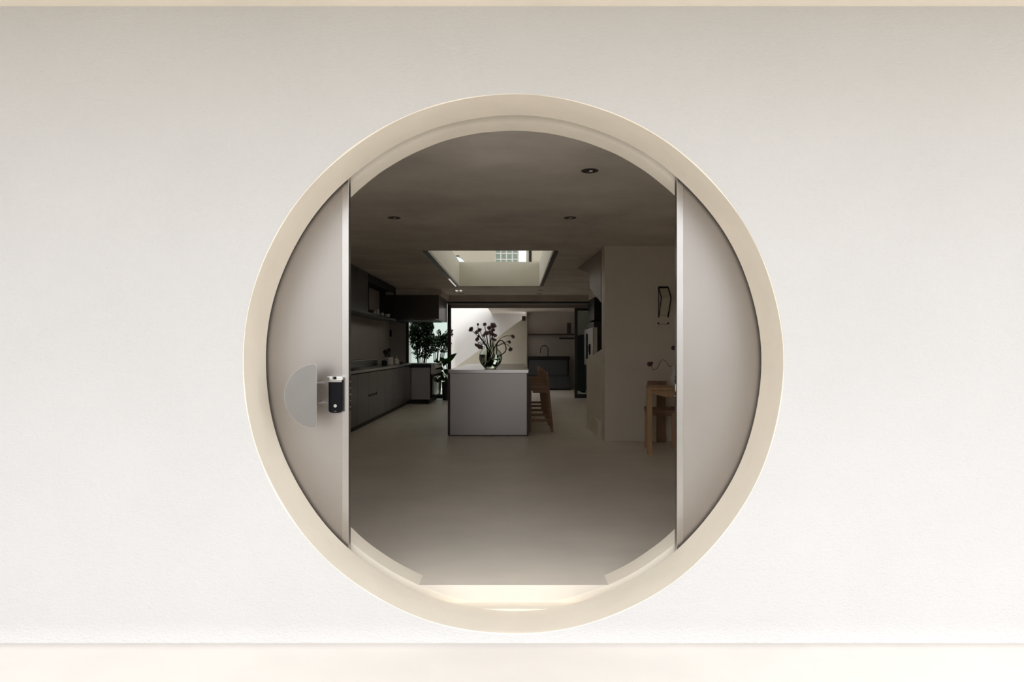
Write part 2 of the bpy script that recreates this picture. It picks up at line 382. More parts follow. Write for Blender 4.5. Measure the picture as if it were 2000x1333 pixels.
# ---------------------------------------------------------------- upper room seen through the light well
UY = 17.3
UT = 5.4
for nm_, xa, xb in (('wall_upper_left', -3.6, -3.4), ('wall_upper_right', 3.4, 3.6)):
    struct(nm_, MB().box(xa, xb, 8.8, 9.2, 3.0, UT).box(xa, xb, 17.0, 17.5, 3.0, UT).box(xa, xb, 9.2, 17.0, 3.0, 3.15).box(xa, xb, 9.2, 17.0, 5.25, UT), shaft_m)
struct('wall_upper_front', MB().box(-3.6, 3.6, 8.7, 8.85, 3.0, UT), shaft_m)
struct('ceiling_upper', MB().box(-3.7, 3.7, 8.7, 17.5, UT, 5.6), shaft_m)
wx0, wx1 = Xp(966, UY), Xp(1039, UY)
struct('wall_upper_back', MB().holed(-3.6, wx0, 2.98, UT, -1.52, 3.329, .27, UY, 17.5, 64)
       .box(wx1, 3.6, UY, 17.5, 3.0, UT).box(wx0, wx1, UY, 17.5, 3.0, 3.215).box(wx0, wx1, UY, 17.5, 4.12, UT), shaft_m)
rw = thing('window_3', 'round window with pale frosted glass high in the upper room', 'window', (-1.52, UY+.1, 3.329), kind='structure'); del rw['category']
part('pane', MB().lathe([(.268,-.095),(.268,-.085)], (0,0,0), 40, 'Y', False), glass_f, rw)
part('latch', MB().box(.02, .11, -.1, -.07, .262, .282), frame_m, rw)
gw = thing('window_1', 'glass block panel beside a bright pane in the upper room', 'window', (wx0, UY+.04, 3.215), kind='structure'); del gw['category']
mg = MB()
for c in range(5): mg.box(c*.1455+(0 if c else 0), c*.1455+.024, .0, .07, 0, .905)
for q_ in range(7): mg.box(0, .606, .004, .066, q_*.149-.010+.003, q_*.149+.014+.003)
part('mortar_grid', mg, mortar_m, gw)
bw = .1455
blk = None
for r in range(6):
    for c in range(4):
        if blk is None:
            blk = part('glass_block', MB().box(.012, bw-.012, -.0, .075, .012, .149-.012, .008, 2), glass_b, gw); o = blk
        else:
            o = blk.copy(); C.objects.link(o)
        o.location = (c*bw+.012, 0, r*.149+.003)
part('window_post', MB().box(.60, .612, -.01, .07, 0, .905), ceram, gw)
part('pane', MB().box(.612, .80, .03, .036, 0, .905), glass_w, gw)
part('window_post', MB().box(.80, .872, -.02, .09, 0, .905), ceram, gw)
part('window_post', MB().box(.872, .93, -.05, .09, 0, .905), black_m, gw, 'black window post')
part('window_post', MB().box(.93, .948, -.02, .09, 0, .905), ceram, gw)

# ---------------------------------------------------------------- courtyard behind the house
CY = 22.3
TE = math.tan(SUN_EL)*(CY-17.5)
struct('wall_court_back', MB().box(-3.6, .36, CY, CY+.2, 0, 7.5), white_m)
struct('wall_court_kitchen', MB().box(.352, 3.0, 21.3, 21.5, 0, 2.5), grey_w)
struct('ceiling_court', MB().box(-.772, 3.0, 17.35, CY, 2.406, 2.62), grey_w if False else ceil_m)
struct('wall_shadow_caster', MB().prism([(-2.06, 5.5), (-2.06, 1.60+TE), (-.85, 2.50+TE), (-.2, 2.98+TE), (-.2, 5.5)], 17.3, 17.5, 'Y'), white_m)  # unseen raking wall added to cast the slanting courtyard sun shadow
zs = lambda x: .706+(x+1.80)*(2.26-.706)/(.345+1.80)
pp = [(-2.6, 0), (.345, 0), (.345, 2.26), (-1.80, .706), (-2.6, .126)]
struct('wall_court_stair', MB().prism(pp, 21.16, 21.28, 'Y'), shaft_m)
struct('trim_8', MB().prism([(.325,21.285),(.355,21.15),(.372,21.15),(.372,21.30)], 0, 2.4, 'Z'), ceram, 'white corner bead at the end of the courtyard stair')
cs = thing('court_staircase', 'white stair flight rising to the right behind the sloping parapet', 'stairs', (-2.4, 21.8, 0))
for k in range(10): part('step', MB().box(.25*k+.25, 2.70, -.5, .49, .18*k, .18*k+.18), white_m, cs)
hb = tag(MB().box(.215, .318, 21.10, 21.155, 2.12, 2.27, .01).done('wall_bracket', frame_m), 'small brown block at the top of the sloping courtyard parapet', 'bracket')

# ---------------------------------------------------------------- ceiling lights
def downlight(px, py, label, r=.066, group='recessed ceiling downlights'):
    Y = (CEIL-EYE)*F/(HY-py)
    t = thing('downlight', label, 'ceiling light', (Xp(px, Y), Y, CEIL), group=group)
    part('trim_ring', MB().lathe([(r*.62,-.001),(r*.66,-.006),(r,-.004),(r,.001),(r*.62,.001)], (0,0,0), 32), frame_m, t)
    part('lamp_head', MB().lathe([(r*.60,-.002),(r*.5,.0),(r*.60,.004)], (0,0,0), 24), black_m, t)
    lh = part('lens', MB().lathe([(.001,-.008),(r*.20,-.008),(r*.24,-.002)], (r*.12,0,0), 16), lens_m, t)
    part('tilt_bar', MB().bar((-r*.42,-r*.4,-.006), (-r*.12,r*.5,-.006), .006, .004), alu_m, t)
    return t
downlight(1152, 333.5, 'largest ceiling downlight, nearest the door on the right')
downlight(770, 425.5, 'ceiling downlight at the left, in front of the light well')
downlight(1113.5, 425.5, 'ceiling downlight at the right, just in front of the light well')
downlight(901, 573.5, 'small downlight beyond the left back corner of the light well', .06)
downlight(1056, 567, 'small downlight beyond the right back corner of the light well, nearer of the pair', .06)
downlight(1053, 573.5, 'small downlight beyond the right back corner of the light well, farther of the pair', .06)
Yt = (CEIL-EYE)*F/(HY-567)
tw = thing('twin_spotlight', 'twin spot lamps with added glow for glints beyond the left back corner of the light well', 'ceiling light', (Xp(896, Yt), Yt, CEIL))
part('plate', MB().box(-.09, .09, -.03, .03, -.004, .001), alu_m, tw)
for dx in (-.045, .045): part('lens', MB().lathe([(.02,-.03),(.034,-.012),(.034,0)], (dx,0,0), 16), glow_m, tw)  # lens glow stands in for glints
for x0, x1, lb in ((-1.285, -1.208, 'black recessed track along the left edge of the light well'), (.536, .60, 'black recessed track along the right edge of the light well')):
    t = thing('ceiling_track', lb, 'track', ((x0+x1)/2, 12, CEIL)); w = (x1-x0)/2
    part('channel', MB().box(-w, w, -2.55, 2.62, -.006, .0), frame_m, t)
    part('lip', MB().box(-w-.006, -w, -2.55, 2.62, -.01, .0), alu_m, t); part('lip', MB().box(w, w+.006, -2.55, 2.62, -.01, .0), alu_m, t)
    if x0 < 0: part('glow_strip', MB().box(-w+.004, -w+.03, 1.1, 2.6, -.011, -.005), glow_m, t, 'white strip with added glow at the far end')  # strip carries a weak added emission

# ---------------------------------------------------------------- kitchen island
IX0, IX1, IY0, IY1, IH = -.944, .196, 9.58, 13.9, .927
isl = thing('kitchen_island', 'long brushed steel kitchen island standing in the middle of the room', 'kitchen island', ((IX0+IX1)/2, (IY0+IY1)/2, 0))
hwx, hwy = (IX1-IX0)/2, (IY1-IY0)/2
def rrect(hx, hy, r, n=5):
    out = []
    for cx_, cy_, a0 in ((hx-r, hy-r, 0), (-hx+r, hy-r, PI/2), (-hx+r, -hy+r, PI), (hx-r, -hy+r, 1.5*PI)):
        for k in range(n+1):
            a = a0+PI/2*k/n; out.append((cx_+r*math.cos(a), cy_+r*math.sin(a)))
    return out
part('body', MB().prism(rrect(hwx, hwy, .035), .012, IH-.05, 'Z'), steel_i, isl)
part('shadow_gap', MB().prism(rrect(hwx-.012, hwy-.012, .03), IH-.05, IH-.044, 'Z'), black_m, isl)
part('countertop', MB().prism(rrect(hwx+.002, hwy+.002, .012), IH-.044, IH, 'Z', .003), steel_t, isl)
part('plinth', MB().prism(rrect(hwx-.012, hwy-.012, .03), 0, .012, 'Z'), black_m, isl)
part('corner_profile', MB().box(-hwx-.001, -hwx+.014, -hwy-.004, -hwy+.02, .012, IH-.05), frame_m, isl)
part('corner_profile', MB().box(hwx-.016, hwx+.001, -hwy-.004, -hwy+.02, .012, IH-.05), frame_m, isl)

# ---------------------------------------------------------------- bar stools
def make_stool():
    t = thing('bar_stool', 'oak bar stool', 'bar stool', (.38, 10.22, 0), group='oak bar stools along the island')
    for sy in (-1, 1):
        y = sy*.17
        part('leg', MB().bar((.17, y, 0), (.088, y, .86), .034, .038, (0,1,0)), wood_m, t)
        part('leg', MB().bar((-.163, y, 0), (-.155, y, .612), .034, .034, (0,1,0)), wood_m, t)
        part('seat_rail', MB().bar((-.12, y, .60), (.112, y, .60), .022, .05), wood_m, t)
    part('stretcher', MB().bar((-.155, -.16, .168), (.15, -.16, .168), .022, .042), wood_m, t)
    part('stretcher', MB().bar((-.16, -.17, .168), (-.16, .17, .168), .022, .04), wood_m, t)
    mb = MB(); n = 9
    for k in range(n):
        u0, u1 = -1+2*k/n, -1+2*(k+1)/n
        mb.box(-.16, .10, u0*.2, u1*.2, .625+.012*((u0+u1)/2)**2, .652+.012*((u0+u1)/2)**2)
    part('seat', mb, wood_m, t)
    mb = MB(); pts = [(.084+.010*(1-(k/4-1)**2), -.20+.05*k, .84) for k in range(9)]
    for p, q in zip(pts, pts[1:]): mb.bar(p, q, .020, .075)
    part('backrest', mb, wood_m, t)
    return t
s0 = make_stool()
names = ['nearest oak bar stool, at the front corner of the island', 'second oak bar stool from the front of the island', 'middle oak bar stool of the row of five along the island',
         'fourth oak bar stool back, one from the far end of the island', 'farthest oak bar stool, at the back end of the island']
for k in range(5):
    o = s0 if k == 0 else copy_tree(s0)
    o.location = (.38, 10.22+.87*k, 0); o['label'] = names[k]

# ---------------------------------------------------------------- left kitchen run
fx = -2.33
bounds = [7.85, 8.6, 9.35, 10.1, 10.86, 11.53, 12.2, 13.0, 13.68, 14.45, 15.12]
ords = ['nearest the door', 'second from the door', 'third from the door', 'fourth from the door', 'with a long black grip', 'sixth from the door', 'seventh from the door', 'third from the range', 'second from the range', 'next to the range']
for k, (ya, yb) in enumerate(zip(bounds, bounds[1:])):
    t = thing('base_cabinet', 'dark steel base cabinet of the left counter, '+ords[k], 'cabinet', ((XL+fx)/2, (ya+yb)/2, 0), group='dark steel base cabinets on the left')
    h = (yb-ya)/2; q = (fx-XL)/2
    part('carcass', MB().box(-q+.006, q-.022, -h+.001, h-.001, .09, .862), black_m, t)
    part('toe_kick', MB().box(-q+.006, q-.07, -h+.001, h-.001, 0, .09), black_m, t)
    if k == 4:
        part('drawer', MB().box(q-.020, q, -h+.004, h-.004, .495, .845, .002), steel_d, t)
        part('grip', MB().box(q-.004, q+.010, -h+.01, h-.10, .462, .49, .002), black_m, t, 'long black grip')
        part('drawer', MB().box(q-.020, q, -h+.004, h-.004, .095, .46, .002), steel_d, t)
    else:
        part('cabinet_door', MB().box(q-.020, q, -h+.004, h-.004, .095, .845, .002), steel_d, t)
ct = tag(MB().box(XL+.002, fx+.02, 7.85, 15.14, .866, .905, .003).done('worktop', steel_c), 'long thin steel worktop running over the left base cabinets', 'worktop')
ubs = [8.7, 9.55, 10.4, 11.24, 12.08]
for k, (ya, yb) in enumerate(zip(ubs, ubs[1:])):
    t = thing('wall_cabinet', 'dark steel wall cabinet above the left worktop, '+['farthest from the open shelf', 'third from the open shelf', 'second from the open shelf', 'next to the open shelf'][k], 'cabinet', ((XL-2.60)/2, (ya+yb)/2, 1.885), group='dark wall cabinets on the left')
    h = (yb-ya)/2
    part('carcass', MB().box(-.174, .152, -h+.001, h-.001, 0, .695), black_m, t)
    part('cabinet_door', MB().box(.154, .175, -h+.003, h-.003, 0, .69, .002), steel_d, t)
us = thing('open_shelf', 'dark framed open shelf unit at the end of the left wall cabinets', 'shelf', (XL, 12.08, 1.845))
UL = 14.87-12.08
part('bottom_board', MB().box(.002, .35, 0, UL, 0, .04, .002), steel_d, us)
part('bottom_board', MB().box(.002, .35, 8.7-12.08, -.001, 0, .04, .002), steel_d, us)
part('top_board', MB().box(.002, .35, 0, UL, .63, .72), black_m, us)
part('front_rail', MB().box(.34, .352, 0, UL, .58, .72), black_m, us)
part('frame_post', MB().box(.315, .352, UL-.04, UL, .04, .63), frame_m, us)
part('frame_post', MB().box(.002, .125, UL-.04, UL, .04, .63), black_m, us)
part('frame_post', MB().box(.002, .03, UL*.55, UL*.55+.03, .04, .63), black_m, us)
def lathe_thing(name, label, cat, prof, loc, m, seg=24, group=None):
    t = tag(MB().lathe(prof, (0,0,0), seg).done(name, m), label, cat, group); t.location = loc; return t
bowl = [(.02,0),(.045,.01),(.07,.05),(.08,.09),(.074,.09),(.06,.05),(.03,.02)]
cup = [(.03,0),(.038,.01),(.04,.10),(.035,.10),(.033,.015)]
sh = 1.887
lathe_thing('bowl', 'pale bowl on the open shelf, at its far end', 'bowl', bowl, (-2.74, 14.55, sh), ceram_g)
lathe_thing('cup', 'white cup on the open shelf beside the pale bowl', 'cup', cup, (-2.78, 14.25, sh), ceram)
lathe_thing('cup', 'small pale cup on the open shelf, left of the dark post', 'cup', cup, (-2.80, 13.55, sh), ceram_g)
lathe_thing('bowl', 'wide dark bowl on the open shelf, nearest the closed cabinet', 'bowl', bowl, (-2.78, 13.1, sh), pot_m)
lathe_thing('jar', 'tall white jar on the open shelf in the middle', 'jar', [(.035,0),(.045,.01),(.045,.12),(.03,.14),(.03,.15),(.025,.15)], (-2.80, 13.85, sh), ceram)
# things on the worktop
WT = .9055
tr = tag(MB().box(-2.93, -2.66, 9.9, 13.2, WT, WT+.13, .01).done('sink_splashback', steel_d), 'low dark steel box along the wall on the left worktop', 'splashback')
hb = thing('cooktop', 'flat black cooktop in the left worktop near the door', 'cooktop', (-2.6, 10.35, WT+.001))
part('glass_plate', MB().box(-.25, .25, -.38, .38, 0, .008, .002), black_g, hb)
for (u, v) in ((-.12,-.2),(.12,-.2),(-.12,.2),(.12,.2)): part('burner_ring', MB().lathe([(.07,.008),(.085,.011),(.09,.008)], (u,v,0), 24), frame_m, hb)
jr = thing('utensil_jar', 'white square utensil jar with dark utensils on the left worktop', 'jar', (Xp(760, 13.9), 13.9, WT))
part('jar', MB().lathe([(.075,0),(.082,.01),(.082,.155),(.074,.155),(.07,.02)], (0,0,0), 24), ceram, jr)
random.seed(3)
for k in range(7):
    a = random.uniform(-.11, -.01) if k < 5 else random.uniform(-.01,.03); b_ = random.uniform(-.03, .03); h = random.uniform(.24, .33)
    u = part('utensil', MB().tube([(a*.3, b_*.5, .05), (a, b_, h-.03)], .007, 6).lathe([(.006,-.03),(.02,-.01),(.022,.01),(.012,.03)], (a, b_, h), 8), black_m, jr)
lathe_thing('bottle', 'white rounded bottle beside the utensil jar on the left worktop', 'bottle', [(.03,0),(.055,.01),(.06,.06),(.045,.11),(.016,.13),(.014,.18),(.02,.19)], (Xp(774, 14.2), 14.2, WT), ceram)
lathe_thing('canister', 'black canister in front of the utensil jar on the left worktop', 'canister', [(.05,0),(.055,.005),(.055,.09),(.045,.10),(.01,.105)], (Xp(751, 13.3), 13.3, WT), black_m)
lathe_thing('small_jar', 'small dark jar near the end of the left worktop', 'jar', [(.03,0),(.035,.005),(.035,.05),(.02,.06)], (Xp(784, 14.6), 14.6, WT), pot_m)
sw = tag(MB().box(Xp(759.8,17.18), Xp(764.6,17.18), 17.17, 17.199, Zp(658,17.18), Zp(645,17.18), .004).done('wall_switch', black_m), 'dark wall switch plate on the back left wall', 'switch')

# hood and range
hd = thing('range_hood', 'large dark box-shaped extractor hood hanging at the back left', 'extractor hood', (-2.32, 16.2, 1.905))
part('hood_body', MB().box(-.62, .61, -.9, .94, 0, .54, .004), hood_m, hd)
part('front_panel', MB().box(.606, .614, -.895, .935, .003, .537), steel_i, hd, 'brushed steel side panel facing the island')
part('filter', MB().box(-.5, .5, -.75, .8, -.012, .0), black_m, hd)
struct('trim_9', MB().box(-3.4, -1.66, 15.4, 17.15, 2.448, CEIL), ceil_m, 'ceiling box above the extractor hood')
rg = thing('gas_range', 'steel cooking range with oven under the dark hood', 'range', (-2.36, 16.0, 0))
part('body', MB().box(-.55, .46, -.7, .75, .09, .80), black_m, rg)
part('side_panel', MB().box(.03-.03, .455, -.715, -.70, .10, .815, .003), steel_i, rg)
part('cooktop_edge', MB().box(-.55, .48, -.72, .75, .815, .895, .004), black_m, rg)
part('control_panel', MB().box(.46, .56, -.68, .73, .66, .90, .012, 3), steel_e, rg)
for k in range(6): part('knob', MB().lathe([(.02,0),(.022,.002),(.018,.02)], (0,0,0), 12), black_m, rg).matrix_local = Matrix.Translation((.56, -.5+.2*k, .78)) @ Matrix.Rotation(PI/2, 4, 'Y')
od = part('oven_door', MB().box(.46, .49, -.62, .70, .14, .64, .004), black_g, rg)
part('oven_handle', MB().tube([(.53,-.5,.60),(.53,.6,.60)], .012, 10), chrome, od)
part('oven_window', MB().box(.489, .494, -.35, .55, .22, .56), steel_t, od)
part('plinth', MB().box(-.55, .42, -.68, .72, 0, .09), black_m, rg)
for u in (-.695, .735): part('leg', MB().lathe([(.03,0),(.03,.09)], (.40, u, 0), 12), black_m, rg)

# ---------------------------------------------------------------- right side appliances
ta = thing('tall_cabinet', 'black tall cabinet at the back right beyond the knee wall', 'cabinet', (2.14, 16.25, 0))
part('carcass', MB().box(-.36, .38, -.85, .88, 0, 1.85), black_m, ta)
part('cabinet_door', MB().box(-.375, -.362, -.84, .87, .05, .84, .002), black_g, ta)
ov = thing('wall_oven', 'pale steel appliance with black handles set in the tall black cabinet', 'oven', (1.73, 16.15, .85))
part('front_panel', MB().box(0, .034, -.95, .95, 0, .865, .006), steel_e, ov)
part('side_panel', MB().box(.03, .10, -.955, -.86, .05, .865), ceram_g, ov)
part('handle', MB().box(-.03, 0, .12, .22, .15, .75, .01), black_g, ov)
part('handle', MB().box(-.03, 0, -.5, -.38, .25, .5, .01), black_g, ov)
part('dial', MB().lathe([(.05,-.02),(.07,-.01),(.07,.0)], (0,0,0), 20), black_m, ov).matrix_local = Matrix.Translation((-.01, .0, .38)) @ Matrix.Rotation(-PI/2, 4, 'Y')
uc = thing('wall_cabinet', 'dark box cabinet hanging high at the back right beside the glass door', 'cabinet', (2.15, 16.5, 1.915))
part('carcass', MB().box(-.295, .39, -.6, .64, 0, .525), black_m, uc)
part('cabinet_door', MB().box(-.31, -.296, -.6, .64, 0, .525, .002), steel_d, uc)
struct('trim_10', MB().box(1.84, 2.55, 15.9, 17.15, 2.445, CEIL), wall_m, 'ceiling box above the high cabinet at the back right')

# ---------------------------------------------------------------- far kitchen
fk = thing('sink_counter', 'far kitchen counter with a thick black top and grey panels', 'counter', (1.0, 20.9, 0))
part('countertop', MB().box(-.62, .66, -.3, .39, .91, 1.02, .003), black_m, fk)
part('back_panel', MB().box(-.62, .60, -.1, -.06, .44, .91), steel_d, fk)
part('post', MB().box(.58, .63, -.29, -.24, .43, .91), black_m, fk)
part('post', MB().box(-.62, -.58, -.29, -.24, .43, .91), black_m, fk)
for k in range(3):
    x = -.62+k*.427
    part('drawer', MB().box(x+.004, x+.423, -.31, -.29, .05, .43, .002), steel_d, fk)
part('carcass', MB().box(-.62, .66, -.29, .39, 0, .43), black_m, fk)
tp = thing('kitchen_tap', 'black gooseneck tap rising from the far sink counter', 'tap', (Xp(1070.5, 20.8), 20.8, 1.02))
ar = [(0,0,0),(0,0,.20)]+[(-.117+.117*math.cos(a), 0, .20+.13*math.sin(a)) for a in [PI*k/10 for k in range(1, 11)]]+[(-.234,0,.10)]
part('spout', MB().tube(ar, .013, 10), frame_m, tp)
part('base', MB().lathe([(.03,0),(.03,.02),(.018,.03)], (0,0,0), 16), frame_m, tp)
tag(MB().box(.40, 1.92, 21.05, 21.3, Zp(655,21.1), Zp(652.4,21.1)).done('wall_shelf', mat('dark_brown_wood', (.075,.05,.04), .5)), 'long thin brown shelf on the far kitchen wall', 'shelf')
tag(MB().box(Xp(1092,20.6), Xp(1125,20.6), 20.5, 20.7, Zp(663,20.6), Zp(660,20.6)).done('wall_shelf', black_m), 'short black shelf at the right of the far kitchen wall, lower than the long one', 'shelf')
tag(MB().box(Xp(1107,21.2), Xp(1115,21.2), 21.1, 21.14, Zp(652.4,21.1)+.001, Zp(631,21.1), .01).done('cutting_board', MATS['dark_brown_wood']), 'brown board standing on the long far shelf', 'board')
tc_ = thing('tall_cabinet', 'grey tall cabinet seen through the glass door', 'cabinet', (2.1, 20.0, 0))
part('carcass', MB().box(-.2, .4, -.6, .6, 0, 1.65), black_m, tc_)
part('cabinet_door', MB().box(-.38, .4, -.64, -.60, .05, .84, .003), steel_d, tc_); part('cabinet_door', MB().box(-.38, .4, -.64, -.60, .85, 1.63, .003), steel_d, tc_)

# ---------------------------------------------------------------- wall sconce
Ys = 9.04
sx0, sx1 = Xp(1286, Ys), Xp(1304.5, Ys); zt = Zp(562, Ys); zk = 1.2+103*8.86/F; zb = Zp(616, Ys); zz = Zp(632, Ys)
cxs = (sx0+sx1)/2
sn = thing('wall_lamp', 'folded wall lamp with a dark frame on the right wall above the table', 'wall lamp', (cxs, Ys, zb)); q = (sx1-sx0)/2
part('shade', MB().prism([(-.012, zt-zb), (-.175, zk-zb), (-.022, 0), (-.016, 0), (-.167, zk-zb), (-.006, zt-zb)], -q+.008, q-.008, 'X'), sconce_m, sn)
for sgn in (-1, 1):
    part('frame_side', MB().bar((sgn*q, -.01, zt-zb), (sgn*q, -.18, zk-zb), .010, .012).bar((sgn*q, -.18, zk-zb), (sgn*q, -.012, -.03), .010, .012).bar((sgn*q, -.006, zt-zb), (sgn*q, -.006, -.03), .008, .008), black_m, sn)
    part('knob', MB().lathe([(.008,-.02),(.012,-.012),(.012,.0)], (sgn*q*1.05, -.001, zz-zb), 12, 'Y'), black_m, sn)
part('top_bar', MB().box(-q, q, -.03, 0, zt-zb-.012, zt-zb+.012), black_m, sn)
part('cross_wire', MB().box(-q, q, -.016, -.010, -.003, .003), black_m, sn)
part('back_plate', MB().box(-q+.01, q-.01, -.012, -.002, zz-zb-.012, -.004), wall_m, sn)
part('bottom_wire', MB().box(-q, q, -.014, -.009, zz-zb-.014, zz-zb-.010), black_m, sn)

# ---------------------------------------------------------------- table, chair, vase at the right
tb = thing('side_table', 'small light wooden table against the right, cut off by the door leaf', 'table', (0,0,0), math.radians(-10))
_c = Matrix.Rotation(math.radians(-10), 3, 'Z') @ Vector((-.45,-.36,0)); tb.location = (1.52-_c.x, 7.86-_c.y, 0)
part('tabletop', MB().box(-.45, .45, -.36, .24, .745, .772, .004), wood_l, tb)
for sx in (-1, 1):
    for sy in (-1, 1):
        part('leg', MB().box(sx*.42-.03, sx*.42+.03, (-.33 if sy<0 else .20)-.03, (-.33 if sy<0 else .20)+.03, 0, .745, .004), wood_l, tb)
ap = [(-.39,.745),(.39,.745),(.39,.70),(.30,.665),(-.25,.665),(-.39,.70)]
part('apron', MB().prism(ap, -.30, -.275, 'Y'), wood_l, tb); part('apron', MB().prism(ap, .175, .20, 'Y'), wood_l, tb)
for sx in (-1, 1): part('apron', MB().box(sx*.42-.012, sx*.42+.012, -.28, .17, .68, .745), wood_l, tb)
ch = thing('dining_chair', 'light wooden plank chair pushed under the table against the right wall', 'chair', (0,0,0), math.radians(-10))
_c = Matrix.Rotation(math.radians(-10), 3, 'Z') @ Vector((-.19,-.27,0)); ch.location = (1.60-_c.x, 8.42-_c.y, 0)
mb = MB()
for k in range(8):
    u = (k+.5)/8*2-1; mb.box(-.19+k*.0475, -.19+(k+1)*.0475, -.29, .26, .44-.012*(1-u*u), .475-.012*(1-u*u))
part('seat', mb, wood_m, ch)
for sx in (-1, 1): part('leg', MB().box(sx*.162-.028, sx*.162+.028, -.27, -.235, 0, .445, .003), wood_l, ch)
part('back_leg', MB().box(-.03, .08, .25, .285, 0, .72, .003), wood_m, ch, 'wide central plank leg')
part('seat_rail', MB().box(-.17, .17, -.2, -.17, .39, .44), wood_m, ch)
bk = part('backrest', MB().box(-.15, .10, .235, .262, .72, .803, .005), wood_m, ch)
for dz in (0, .022): part('screw', MB().lathe([(.004,-.002),(.006,0)], (.02, .234, .75+dz), 10, 'Y'), black_m, bk)
vs = thing('flower_vase', 'white waisted vase on the wooden table by the right door leaf', 'vase', (Xp(1319.5, 8.2), 8.2, .7725))
vp = [(.045,0),(.055,.004),(.07,.06),(.062,.11),(.038,.165),(.036,.19),(.052,.24),(.047,.24),(.032,.19),(.034,.165),(.056,.11),(.06,.05),(.03,.012)]
part('body', MB().lathe(vp, (0,0,0), 32), ceram, vs)

# ---------------------------------------------------------------- flowers
def bloom_mesh(r, rng, petals=14, facing=Vector((0,-.3,1))):
    """ragged scabious head: two or three rings of narrow notched petals round a dome"""
    mb = MB(); f = facing.normalized(); a = f.cross(Vector((0,1,0)));
    if a.length < .1: a = f.cross(Vector((1,0,0)))
    a.normalize(); b = f.cross(a)
    for ringi, (ln, lift) in enumerate(((1.0, .05), (.8, .45), (.55, .85))):
        n = petals-ringi*3
        for k in range(n):
            t = 2*PI*(k+rng.random()*.5)/n; d = (a*math.cos(t)+b*math.sin(t)); l = r*ln*rng.uniform(.8, 1.12)
            tip = (d+f*lift*rng.uniform(.6,1.2)).normalized()*l; sd = f.cross(d).normalized()*r*.17
            base = f*(-.1*r)
            v = [mb.bm.verts.new(p) for p in (base, base+tip*.55-sd, base+tip*1.0-sd*.8, base+tip*.9, base+tip*1.02+sd*.7, base+tip*.55+sd)]
            top = [mb.bm.verts.new(x.co+f*r*.05) for x in v]
            mb.bm.faces.new(v); mb.bm.faces.new(top[::-1])
            for i in range(6): mb.bm.faces.new([v[i], v[(i+1)%6], top[(i+1)%6], top[i]])
    return mb
def sphere_mb(r, c=(0,0,0), sx=1, sz=1, seg=10):
    prof = [(max(.0005, r*sx*math.sin(PI*k/8)), -r*sz*math.cos(PI*k/8)) for k in range(9)]
    return MB().lathe(prof, c, seg)
rng = random.Random(11)
YV = 10.02
vase_c = W(958.2, 697, YV)
VX = vase_c.x
ISV = thing('glass_vase', 'round green-tinted glass vase full of water and stems on the island', 'vase', (VX, YV, IH+.0005))
g0 = [(.075,0),(.082,.004),(.10,.03),(.145,.08),(.168,.14),(.171,.175),(.165,.215),(.14,.265),(.105,.30),(.09,.325),(.092,.35),(.104,.372)]
g1 = [(r-.005, z+.001) for r, z in g0[::-1]][:-2]+[(.07,.014)]
part('glass_body', MB().lathe(g0+g1, (0,0,0), 48), glass_v, ISV)
wv = [(.068,.016),(.093,.034),(.1385,.082),(.1615,.14),(.1645,.175),(.159,.212)]
part('water', MB().lathe(wv, (0,0,0), 40), water_m, ISV)
spots = [ # px, py, radius px, depth offset, label
 (919.8,643.5,5.2,-.02,'spiky mauve flower farthest to the left, on a long slanting stem','star'),
 (933.4,634,2.2,.0,'tiny closed bud on a thin upright stem at the upper left','bud'),
 (931,649,4.0,-.05,'round mauve flower at the left, just beneath the tiny bud','f'),
 (936.5,645,4.4,.05,'ragged mauve flower at the left, touching the round one beneath the bud','star'),
 (946.6,633.8,3.8,.03,'small spiky flower at the top, left of the largest head','star'),
 (963.5,636,6.0,.0,'largest mauve flower head, at the top right of the bunch','f'),
 (955.7,640.6,4.6,.06,'mauve flower tucked at the left of the largest head','f'),
 (963,645,3.9,-.03,'round flower directly below the largest head','f'),
 (950.3,651,5.2,-.04,'wide mauve flower in the middle of the bunch','f'),
 (957,649.3,4.2,.0,'very dark flower in the middle of the bunch','f'),
 (961.5,653,4.1,.04,'flower at the middle right, below the round one','f'),
 (966.8,655.6,4.1,-.02,'flower at the right end of the middle row','f'),
 (945,655.5,3.3,.02,'small flower below and left of the wide middle one','f'),
 (932,663.3,4.2,-.02,'greenish half-open flower at the left, on a bent stem','f'),
 (934.5,657.5,2.6,.02,'green bud sitting above the half-open flower','bud'),
 (930.5,674.5,3.8,.02,'dark drooping flower at the lower left','f'),
 (937.5,677.8,6.0,-.08,'large drooping mauve flower hanging over the vase shoulder','f'),
 (1001.5,657.5,4.2,.0,'flower farthest to the right, on a long arching stem','star'),
 (995,668.3,3.6,.04,'small flower at the right, between the two other arching ones','star'),
 (997,683,4.5,-.02,'lowest flower at the right, hanging beside the vase','star'),
 (962,662,3.1,.05,'small flower low in the bunch above the vase mouth','f'),
 (967,664.5,3.0,.0,'small shaded flower at the right of the vase mouth','f'),
]
curves_px = {0:[(940,663),(927,651)], 1:[(936,655)], 13:[(940,672),(933,668)], 15:[(944,670),(937,669)], 16:[(948,672),(944,671)],
 17:[(972,668),(980,660),(990,656.5)], 18:[(972,676),(980,671),(990,668)], 19:[(973,676),(982,672),(990,673),(996,678)]}
